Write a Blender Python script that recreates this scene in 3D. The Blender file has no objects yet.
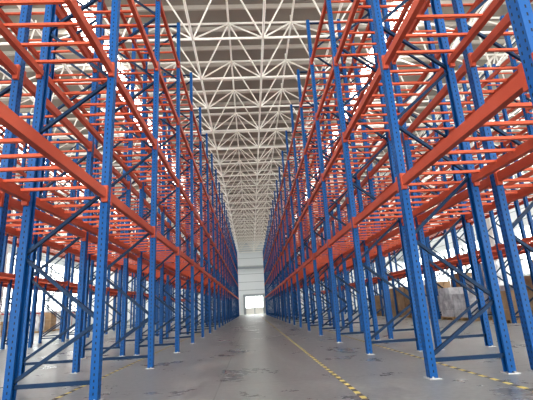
import bpy, math, random
from mathutils import Vector, Matrix
random.seed(4)
scene=bpy.context.scene
try:
    scene.view_settings.view_transform='Standard'
    scene.view_settings.look='Medium High Contrast'
except Exception: pass

# ---------------- materials
def mat(name,col,rough=0.5,metal=0.0,spec=0.5):
    m=bpy.data.materials.new(name); m.use_nodes=True
    b=m.node_tree.nodes['Principled BSDF']
    b.inputs['Base Color'].default_value=(*col,1); b.inputs['Roughness'].default_value=rough
    b.inputs['Metallic'].default_value=metal
    b.inputs['Specular IOR Level'].default_value=spec
    return m
def noisy(m,scale,c1,c2,detail=4,lo=.35,hi=.65):
    nt=m.node_tree;N=nt.nodes;L=nt.links
    b=N['Principled BSDF']
    tc=N.new('ShaderNodeTexCoord');n=N.new('ShaderNodeTexNoise');n.inputs['Scale'].default_value=scale;n.inputs['Detail'].default_value=detail
    r=N.new('ShaderNodeValToRGB');r.color_ramp.elements[0].position=lo;r.color_ramp.elements[1].position=hi
    r.color_ramp.elements[0].color=(*c1,1);r.color_ramp.elements[1].color=(*c2,1)
    L.new(tc.outputs['Object'],n.inputs['Vector']);L.new(n.outputs['Fac'],r.inputs['Fac']);L.new(r.outputs['Color'],b.inputs['Base Color'])
    return r
def math_(nt,op,a,b=None):
    n=nt.nodes.new('ShaderNodeMath');n.operation=op
    for i,v in enumerate((a,b)):
        if v is None: continue
        if isinstance(v,(int,float)): n.inputs[i].default_value=v
        else: nt.links.new(v,n.inputs[i])
    return n.outputs[0]

BLUE=(0.005,0.085,0.27); HOLE=(0.003,0.010,0.025)
m_blue=mat('blue_powder_coat',BLUE,.42,0,.3)
nt=m_blue.node_tree
uv=nt.nodes.new('ShaderNodeUVMap');uv.uv_map='UVMap'
sx=nt.nodes.new('ShaderNodeSeparateXYZ');nt.links.new(uv.outputs[0],sx.inputs[0])
au=math_(nt,'ABSOLUTE',sx.outputs[0]); d=math_(nt,'ABSOLUTE',math_(nt,'SUBTRACT',au,.032))
inu=math_(nt,'LESS_THAN',d,.0075)
fv=math_(nt,'FRACT',math_(nt,'MULTIPLY',sx.outputs[1],1/.075))
inv=math_(nt,'LESS_THAN',fv,.42)
mask=math_(nt,'MULTIPLY',inu,inv)
mx=nt.nodes.new('ShaderNodeMix');mx.data_type='RGBA'
nt.links.new(mask,mx.inputs[0]);mx.inputs[6].default_value=(*BLUE,1);mx.inputs[7].default_value=(*HOLE,1)
nt.links.new(mx.outputs[2],nt.nodes['Principled BSDF'].inputs['Base Color'])
m_brace=mat('blue_brace_shaded',(0.004,0.028,0.075),.45,0,.3)  # rack blue darkened: shade on the braces is put into the colour
m_or=mat('orange_beam_paint',(0.50,0.085,0.04),.5,0,.3)
noisy(m_or,1.2,(0.40,0.068,0.036),(0.50,0.10,0.055))
m_or2=mat('orange_support_bar_paint',(0.64,0.125,0.06),.5,0,.3)
m_galv=mat('galvanised_steel',(.55,.55,.55),.5,.3)
m_white=mat('white_tube_paint',(.90,.88,.82),.45)
m_roof=mat('roof_panel',(.31,.285,.25),.7)
m_purlin=mat('purlin_steel',(.52,.48,.43),.6)
m_wall=mat('wall_panel',(.64,.67,.69),.6)
m_wall2=mat('wall_trim_grey',(.30,.33,.35),.6)
m_col=mat('column_plaster',(.84,.83,.80),.7)
m_yel=mat('floor_marking_yellow',(.62,.47,.10),.6)
noisy(m_yel,6,(.62,.53,.22),(.80,.66,.20))
m_blk=mat('floor_marking_black',(.10,.10,.095),.6)
m_card=mat('cardboard',(.36,.22,.12),.8); noisy(m_card,2,(.30,.20,.12),(.44,.30,.18))
m_wrap=mat('stretch_wrap',(.50,.50,.52),.25); noisy(m_wrap,3,(.40,.40,.43),(.74,.74,.76))
m_wood=mat('pallet_wood',(.45,.30,.16),.8)
m_red=mat('red_pipe_paint',(.5,.03,.02),.4)
m_addglow=bpy.data.materials.new('added_skylight_glow');m_addglow.use_nodes=True
b=m_addglow.node_tree.nodes['Principled BSDF'];b.inputs['Emission Color'].default_value=(1,.99,.96,1);b.inputs['Emission Strength'].default_value=9  # emissive roof strips, added to light the aisle and end wall

# floor
m_floor=mat('polished_concrete',(.4,.4,.4),.3,0,.5)
nt=m_floor.node_tree;N=nt.nodes;L=nt.links;b=N['Principled BSDF']
tc=N.new('ShaderNodeTexCoord')
n1=N.new('ShaderNodeTexNoise');n1.inputs['Scale'].default_value=.8;n1.inputs['Detail'].default_value=10;n1.inputs['Roughness'].default_value=.72
n1.inputs['Distortion'].default_value=.2
n2=N.new('ShaderNodeTexNoise');n2.inputs['Scale'].default_value=14;n2.inputs['Detail'].default_value=5
L.new(tc.outputs['Object'],n1.inputs['Vector']);L.new(tc.outputs['Object'],n2.inputs['Vector'])
s=math_(nt,'ADD',math_(nt,'MULTIPLY',n1.outputs['Fac'],.7),math_(nt,'MULTIPLY',n2.outputs['Fac'],.3))
r=N.new('ShaderNodeValToRGB');r.color_ramp.elements[0].position=.34;r.color_ramp.elements[1].position=.64
r.color_ramp.elements[0].color=(.17,.18,.175,1);r.color_ramp.elements[1].color=(.34,.355,.345,1)
L.new(s,r.inputs['Fac'])
sp=N.new('ShaderNodeSeparateXYZ');L.new(tc.outputs['Object'],sp.inputs[0])
jy=math_(nt,'LESS_THAN',math_(nt,'FRACT',math_(nt,'MULTIPLY',sp.outputs[1],1/6)),.003)
jx=math_(nt,'LESS_THAN',math_(nt,'FRACT',math_(nt,'MULTIPLY',math_(nt,'ADD',sp.outputs[0],.5),1/6)),.003)
j=math_(nt,'MAXIMUM',jy,jx)
mx=N.new('ShaderNodeMix');mx.data_type='RGBA';L.new(math_(nt,'MULTIPLY',j,.6),mx.inputs[0]);L.new(r.outputs['Color'],mx.inputs[6]);mx.inputs[7].default_value=(.10,.10,.10,1)
L.new(mx.outputs[2],b.inputs['Base Color'])
mr=N.new('ShaderNodeMapRange');mr.inputs['From Min'].default_value=.35;mr.inputs['From Max'].default_value=.65
mr.inputs['To Min'].default_value=.24;mr.inputs['To Max'].default_value=.42
L.new(n1.outputs['Fac'],mr.inputs['Value']);L.new(mr.outputs[0],b.inputs['Roughness'])

# ---------------- mesh builder
class MB:
    def __init__(s,name,mats):
        s.n=name;s.m=mats;s.v=[];s.f=[];s.mi=[];s.uv=[]
    def quad(s,idx,mi,uv=None):
        s.f.append(idx);s.mi.append(mi);s.uv.append(uv or [(5,5)]*len(idx))
    def box(s,x0,x1,y0,y1,z0,z1,mi=0):
        b=len(s.v)
        s.v+=[(x0,y0,z0),(x1,y0,z0),(x1,y1,z0),(x0,y1,z0),(x0,y0,z1),(x1,y0,z1),(x1,y1,z1),(x0,y1,z1)]
        for q in ((0,3,2,1),(4,5,6,7),(0,1,5,4),(1,2,6,5),(2,3,7,6),(3,0,4,7)):
            s.quad([b+i for i in q],mi)
    def bar(s,p,q,w,h,mi=0):
        p=Vector(p);q=Vector(q);d=(q-p).normalized()
        up=Vector((0,0,1)) if abs(d.z)<.95 else Vector((0,1,0))
        a=d.cross(up).normalized()*w/2;c=a.cross(d).normalized()*h/2
        b=len(s.v)
        for o in (p,q):
            for e in (-a-c,a-c,a+c,-a+c): s.v.append(tuple(o+e))
        for f in ((0,1,2,3),(7,6,5,4),(0,4,5,1),(1,5,6,2),(2,6,7,3),(3,7,4,0)):
            s.quad([b+i for i in f],mi)
    def tube(s,p,q,r,mi=0,n=6):
        p=Vector(p);q=Vector(q);d=(q-p).normalized()
        up=Vector((0,0,1)) if abs(d.z)<.95 else Vector((0,1,0))
        a=d.cross(up).normalized();c=a.cross(d).normalized();b=len(s.v)
        for o in (p,q):
            for i in range(n):
                t=2*math.pi*i/n; s.v.append(tuple(o+a*r*math.cos(t)+c*r*math.sin(t)))
        for i in range(n):
            k=(i+1)%n; s.quad([b+i,b+k,b+n+k,b+n+i],mi)
        s.quad([b+i for i in range(n)][::-1],mi); s.quad([b+n+i for i in range(n)],mi)
    def extr(s,prof,z0,z1,mi,us=None):
        b=len(s.v);n=len(prof)
        for z in (z0,z1):
            for (x,y) in prof: s.v.append((x,y,z))
        for i in range(n):
            k=(i+1)%n
            if us and us[i]: ua,ub=us[i]; u=[(ua,z0),(ub,z0),(ub,z1),(ua,z1)]
            else: u=None
            s.quad([b+i,b+k,b+n+k,b+n+i],mi,u)
        s.quad([b+n+i for i in range(n)],mi)
    def obj(s,parent=None,smooth=False):
        me=bpy.data.meshes.new(s.n);me.from_pydata(s.v,[],s.f)
        for m in s.m: me.materials.append(m)
        me.polygons.foreach_set('material_index',s.mi)
        ul=me.uv_layers.new(name='UVMap')
        flat=[]
        for u in s.uv:
            for c in u: flat+=list(c)
        ul.data.foreach_set('uv',flat)
        me.update()
        o=bpy.data.objects.new(s.n,me);scene.collection.objects.link(o)
        if parent:o.parent=parent
        return o

# ---------------- racks
Y0=5.51;BAY=2.86;K0=-3;K1=21
LEVELS=[2.75,4.75,6.75,8.75]
TOP=10.3
PW=.125;PD=.10
def post(mb,x,y,sgn):
    t=.012; w=PW/2
    P=[(0,-w),(0,w),(PD,w),(PD,w-.03),(PD-t,w-.03),(PD-t,w-t),(t,w-t),(t,-w+t),(PD-t,-w+t),(PD-t,-w+.03),(PD,-w+.03),(PD,-w)]
    us=[None]*12
    us[0]=(-w,w);us[1]=(-.018,.08);us[11]=(.08,-.018);us[6]=(w-t,-w+t)
    prof=[(x+sgn*a,y+c) for a,c in P]
    mb.extr(prof,.01,TOP,0,us)
    xa,xb=sorted((x-sgn*.03,x+sgn*(PD+.03)))
    mb.box(xa,xb,y-.09,y+.09,0,.012,3)
    for yy in (-.075,.075):
        mb.box(x+sgn*.03-.01,x+sgn*.03+.01,y+yy-.01,y+yy+.01,.01,.03,3)
def rack(xa,xb,nsup=7,k0=K0,k1=K1,detail=True):
    mb=MB('pallet_rack',[m_blue,m_brace,m_or,m_galv,m_or2])
    xi,xo=xa+PD*.6,xb-PD*.6
    for k in range(k0,k1+1):
        y=Y0+BAY*k
        post(mb,xa,y,1);post(mb,xb,y,-1)
        mb.bar((xi,y,.22),(xo,y,.22),.045,.05,1)
        seq=[(.26,.94)]
        z=.98
        while z<TOP-.9:
            seq.append((z,z+.86)); z+=.90
        for i,(a,c) in enumerate(seq):
            if i%2==0: mb.bar((xi,y,a),(xo,y,c),.045,.045,1)
            else: mb.bar((xo,y,a),(xi,y,c),.045,.045,1)
        mb.bar((xi,y,TOP-.1),(xo,y,TOP-.1),.045,.05,1)
    for k in range(k0,k1):
        ya=Y0+BAY*k+PW/2;yb=Y0+BAY*(k+1)-PW/2
        for z in LEVELS:
            for x,s in ((xa,1),(xb,-1)):
                x0,x1=sorted((x+s*.01,x+s*.06))
                mb.box(x0,x1,ya,yb,z-.13,z,2)
                x0,x1=sorted((x+s*.06,x+s*.085))
                mb.box(x0,x1,ya,yb,z-.13,z-.045,2)
                x0,x1=sorted((x-s*.006,x+s*.07))
                mb.box(x0,x1,ya-.004,ya+.045,z-.19,z+.05,2)
                mb.box(x0,x1,yb-.045,yb+.004,z-.19,z+.05,2)
            for i in range(nsup):
                yy=ya+(yb-ya)*(i+.5)/nsup
                mb.box(xa+.06,xb-.06,yy-.02,yy+.02,z-.04,z-.003,4)
    return mb.obj()
W=1.15
def pair(side,x,spacer=True,**kw):
    a=x;b_=x+W;c=x+W+.28;d_=c+W
    if side>0: rack(a,b_,**kw);rack(c,d_,**kw)
    else: rack(-b_,-a,**kw);rack(-d_,-c,**kw)
pair(1,2.27);pair(-1,1.96)
X2R=2.27+2*W+.28+4.23;X2L=1.96+2*W+.28+4.23
pair(1,X2R);pair(-1,X2L)

# ---------------- shell
XL,XR,YB,YF=-34.0,32.0,-8.0,82.0
ZR=14.8
f=MB('floor',[m_floor]);f.box(XL,XR,YB,YF,-.2,0);f.obj()
c=MB('ceiling',[m_roof,m_purlin,m_addglow])
c.box(XL,XR,YB,YF,ZR,ZR+.2,0)
y=YB+1
while y<YF:
    c.box(XL,XR,y-.05,y+.05,ZR-.22,ZR-.002,1); y+=1.5
for xx in (-28,-18,-7.6,8.3,19,28):
    c.box(xx-.9,xx+.9,-4,80,ZR-.03,ZR-.01,2)  # added glowing strips, kept off the aisle and mostly hidden by racks
c.obj()
w=MB('wall_end',[m_wall,m_wall2])
DX0,DX1,DZ=-1.2,2.5,3.5
w.box(XL,DX0,YF,YF+.25,0,ZR);w.box(DX1,XR,YF,YF+.25,0,ZR);w.box(DX0,DX1,YF,YF+.25,DZ,ZR)
z=DZ+1.2
while z<ZR:
    w.box(XL,XR,YF-.03,YF,z,z+.08,1);z+=1.6
w.box(XL,XR,YF-.5,YF-.03,9.0,9.4,1)
w.box(DX0-.35,DX0,YF-.1,YF,0,DZ+.4,1);w.box(DX1,DX1+.35,YF-.1,YF,0,DZ+.4,1);w.box(DX0,DX1,YF-.1,YF,DZ,DZ+.4,1)
wo=w.obj()
dm=MB('door_1',[m_white,m_wall2])
for x in (DX0,DX1-.12,(DX0+DX1)/2-.06): dm.box(x,x+.12,YF+.05,YF+.2,0,DZ,1)
for z in (DZ-.12,1.15,2.4): dm.box(DX0,DX1,YF+.06,YF+.12,z,z+.1,1)
dm.box(DX0+.12,DX1-.12,YF+.07,YF+.10,0,1.15,0)
dm.obj(parent=wo)
for nm,x,s,zl,zh in (('wall_left',XL,-1,2.6,10.5),('wall_right',XR,1,3.2,8.5)):
    w=MB(nm,[m_wall,m_wall2]);x0,x1=sorted((x,x+s*.25))
    w.box(x0,x1,YB,YF,0,zl);w.box(x0,x1,YB,YF,zh,ZR)
    yy=YB
    while yy<YF:
        w.box(x0,x1,yy-.3,yy+.3,zl,zh,0)
        for q in (1.5,3.0,4.5): w.box(x0+.05,x1-.05,yy+q-.05,yy+q+.05,zl,zh,1)
        yy+=6
    z=zl+1.6
    while z<zh-.5:
        w.box(x0,x1,YB,YF,z,z+.12,1);z+=1.6
    z=zh+.8
    while z<ZR:
        w.box(x-.02,x+.02,YB,YF,z,z+.08,1);z+=1.2
    w.obj()

sf=MB('space_frame_roof_truss',[m_white])
G=3.0;zb,zt=12.2,14.2
nx=int((XR-XL-2)/G);ny=int((YF-YB-2)/G)
bx=lambda i:XL+2.0+i*G
by=lambda j:YB+1.5+j*G
for i in range(nx+1):
    for j in range(ny+1):
        p=(bx(i),by(j),zb)
        if i<nx: sf.tube(p,(bx(i+1),by(j),zb),.055)
        if j<ny: sf.tube(p,(bx(i),by(j+1),zb),.055)
        if i<nx and j<ny:
            q=(bx(i)+G/2,by(j)+G/2,zt)
            for a,b2 in ((0,0),(1,0),(0,1),(1,1)): sf.tube((bx(i+a),by(j+b2),zb),q,.04,0,5)
            if i<nx-1: sf.tube(q,(q[0]+G,q[1],zt),.05)
            if j<ny-1: sf.tube(q,(q[0],q[1]+G,zt),.05)
            sf.tube(q,(q[0],q[1],ZR-.2),.04,0,5)
sf.obj()

for x in (-17.0,17.5):
    for y in (27,51,75):
        c=MB('concrete_column',[m_col,m_wall2])
        c.box(x-.6,x+.6,y-.6,y+.6,0,11.9,0);c.box(x-.72,x+.72,y-.72,y+.72,11.6,12.1,0);c.box(x-.66,x+.66,y-.66,y+.66,0,.9,0)
        c.obj()

def dashed(x,wd,y0,y1,L_,gap):
    mb=MB('floor_marking_line',[m_yel,m_blk]);y=y0
    while y<y1:
        mb.box(x-wd/2,x+wd/2,y,y+L_,0,.003,0);mb.box(x-wd/2,x+wd/2,y+L_,y+L_+gap,0,.003,1);y+=L_+gap
    mb.obj()
dashed(1.18,.06,1,78,.13,.13)
dashed(2.95,.06,-4,78,.13,.13)
dashed(-2.64,.06,-4,78,.13,.13)

def stack(x,y,kind,hmin=1.4,hmax=2.8):
    mb=MB('wrapped_pallet_goods',[m_wood,m_wrap,m_card])
    for k in range(3):
        mb.box(x-.5,x+.5,y-.6+k*.55,y-.5+k*.55,0,.11,0)
    for k in range(5):
        mb.box(x-.5+k*.22,x-.38+k*.22,y-.6,y+.6,.11,.14,0)
    h=random.uniform(hmin,hmax);n=int(h/.33)
    for l in range(n):
        for a in range(2):
            for c2 in range(2):
                g=.008+random.uniform(0,.012)
                mb.box(x-.49+a*.49+g,x+a*.49-g,y-.58+c2*.58+g,y+c2*.58-g,.145+l*.33,.145+l*.33+.32,1 if kind else 2)
    mb.obj()
for k in range(0,9):
    for j_ in (0,1):
        if random.random()<.85:
            stack(X2R+W/2,Y0+BAY*k+.75+j_*1.34,random.random()<.65,1.0,2.0)
for k in range(14):
    stack(13.3+random.uniform(-.1,.1),10.5+k*1.6+random.uniform(-.15,.15),random.random()<.65)
for k in range(8):
    stack(-20,26+k*2.6+random.uniform(-.2,.2),random.random()<.5,1.0,1.8)
mb=MB('fire_sprinkler_pipe',[m_red])
mb.tube((XL+.6,YB+1,2.2),(XL+.6,YF-1,2.2),.12)
y=YB+2
while y<YF-1:
    mb.tube((XL+.6,y,0),(XL+.6,y,2.2),.05); y+=6
mb.obj()

# ---------------- light
wd=bpy.data.worlds.new('sky');scene.world=wd;wd.use_nodes=True
bg=wd.node_tree.nodes['Background'];bg.inputs[0].default_value=(.97,1,.98,1);bg.inputs[1].default_value=5.6
# ---------------- camera
cam=bpy.data.cameras.new('camera');co=bpy.data.objects.new('camera',cam);scene.collection.objects.link(co)
cam.sensor_width=36;cam.lens=395/533*36;cam.clip_start=.05;cam.clip_end=500
psi=math.radians(2.97);p=math.radians(15.3);rl=math.atan(.0576)
R0=Vector((math.cos(psi),-math.sin(psi),0));F=Vector((math.sin(psi)*math.cos(p),math.cos(psi)*math.cos(p),math.sin(p)));U0=R0.cross(F)
cx=math.cos(rl)*R0-math.sin(rl)*U0;cy=math.sin(rl)*R0+math.cos(rl)*U0
M=Matrix((cx,cy,-F)).transposed().to_4x4();M.translation=Vector((0,0,1.0))
co.matrix_world=M
scene.camera=co
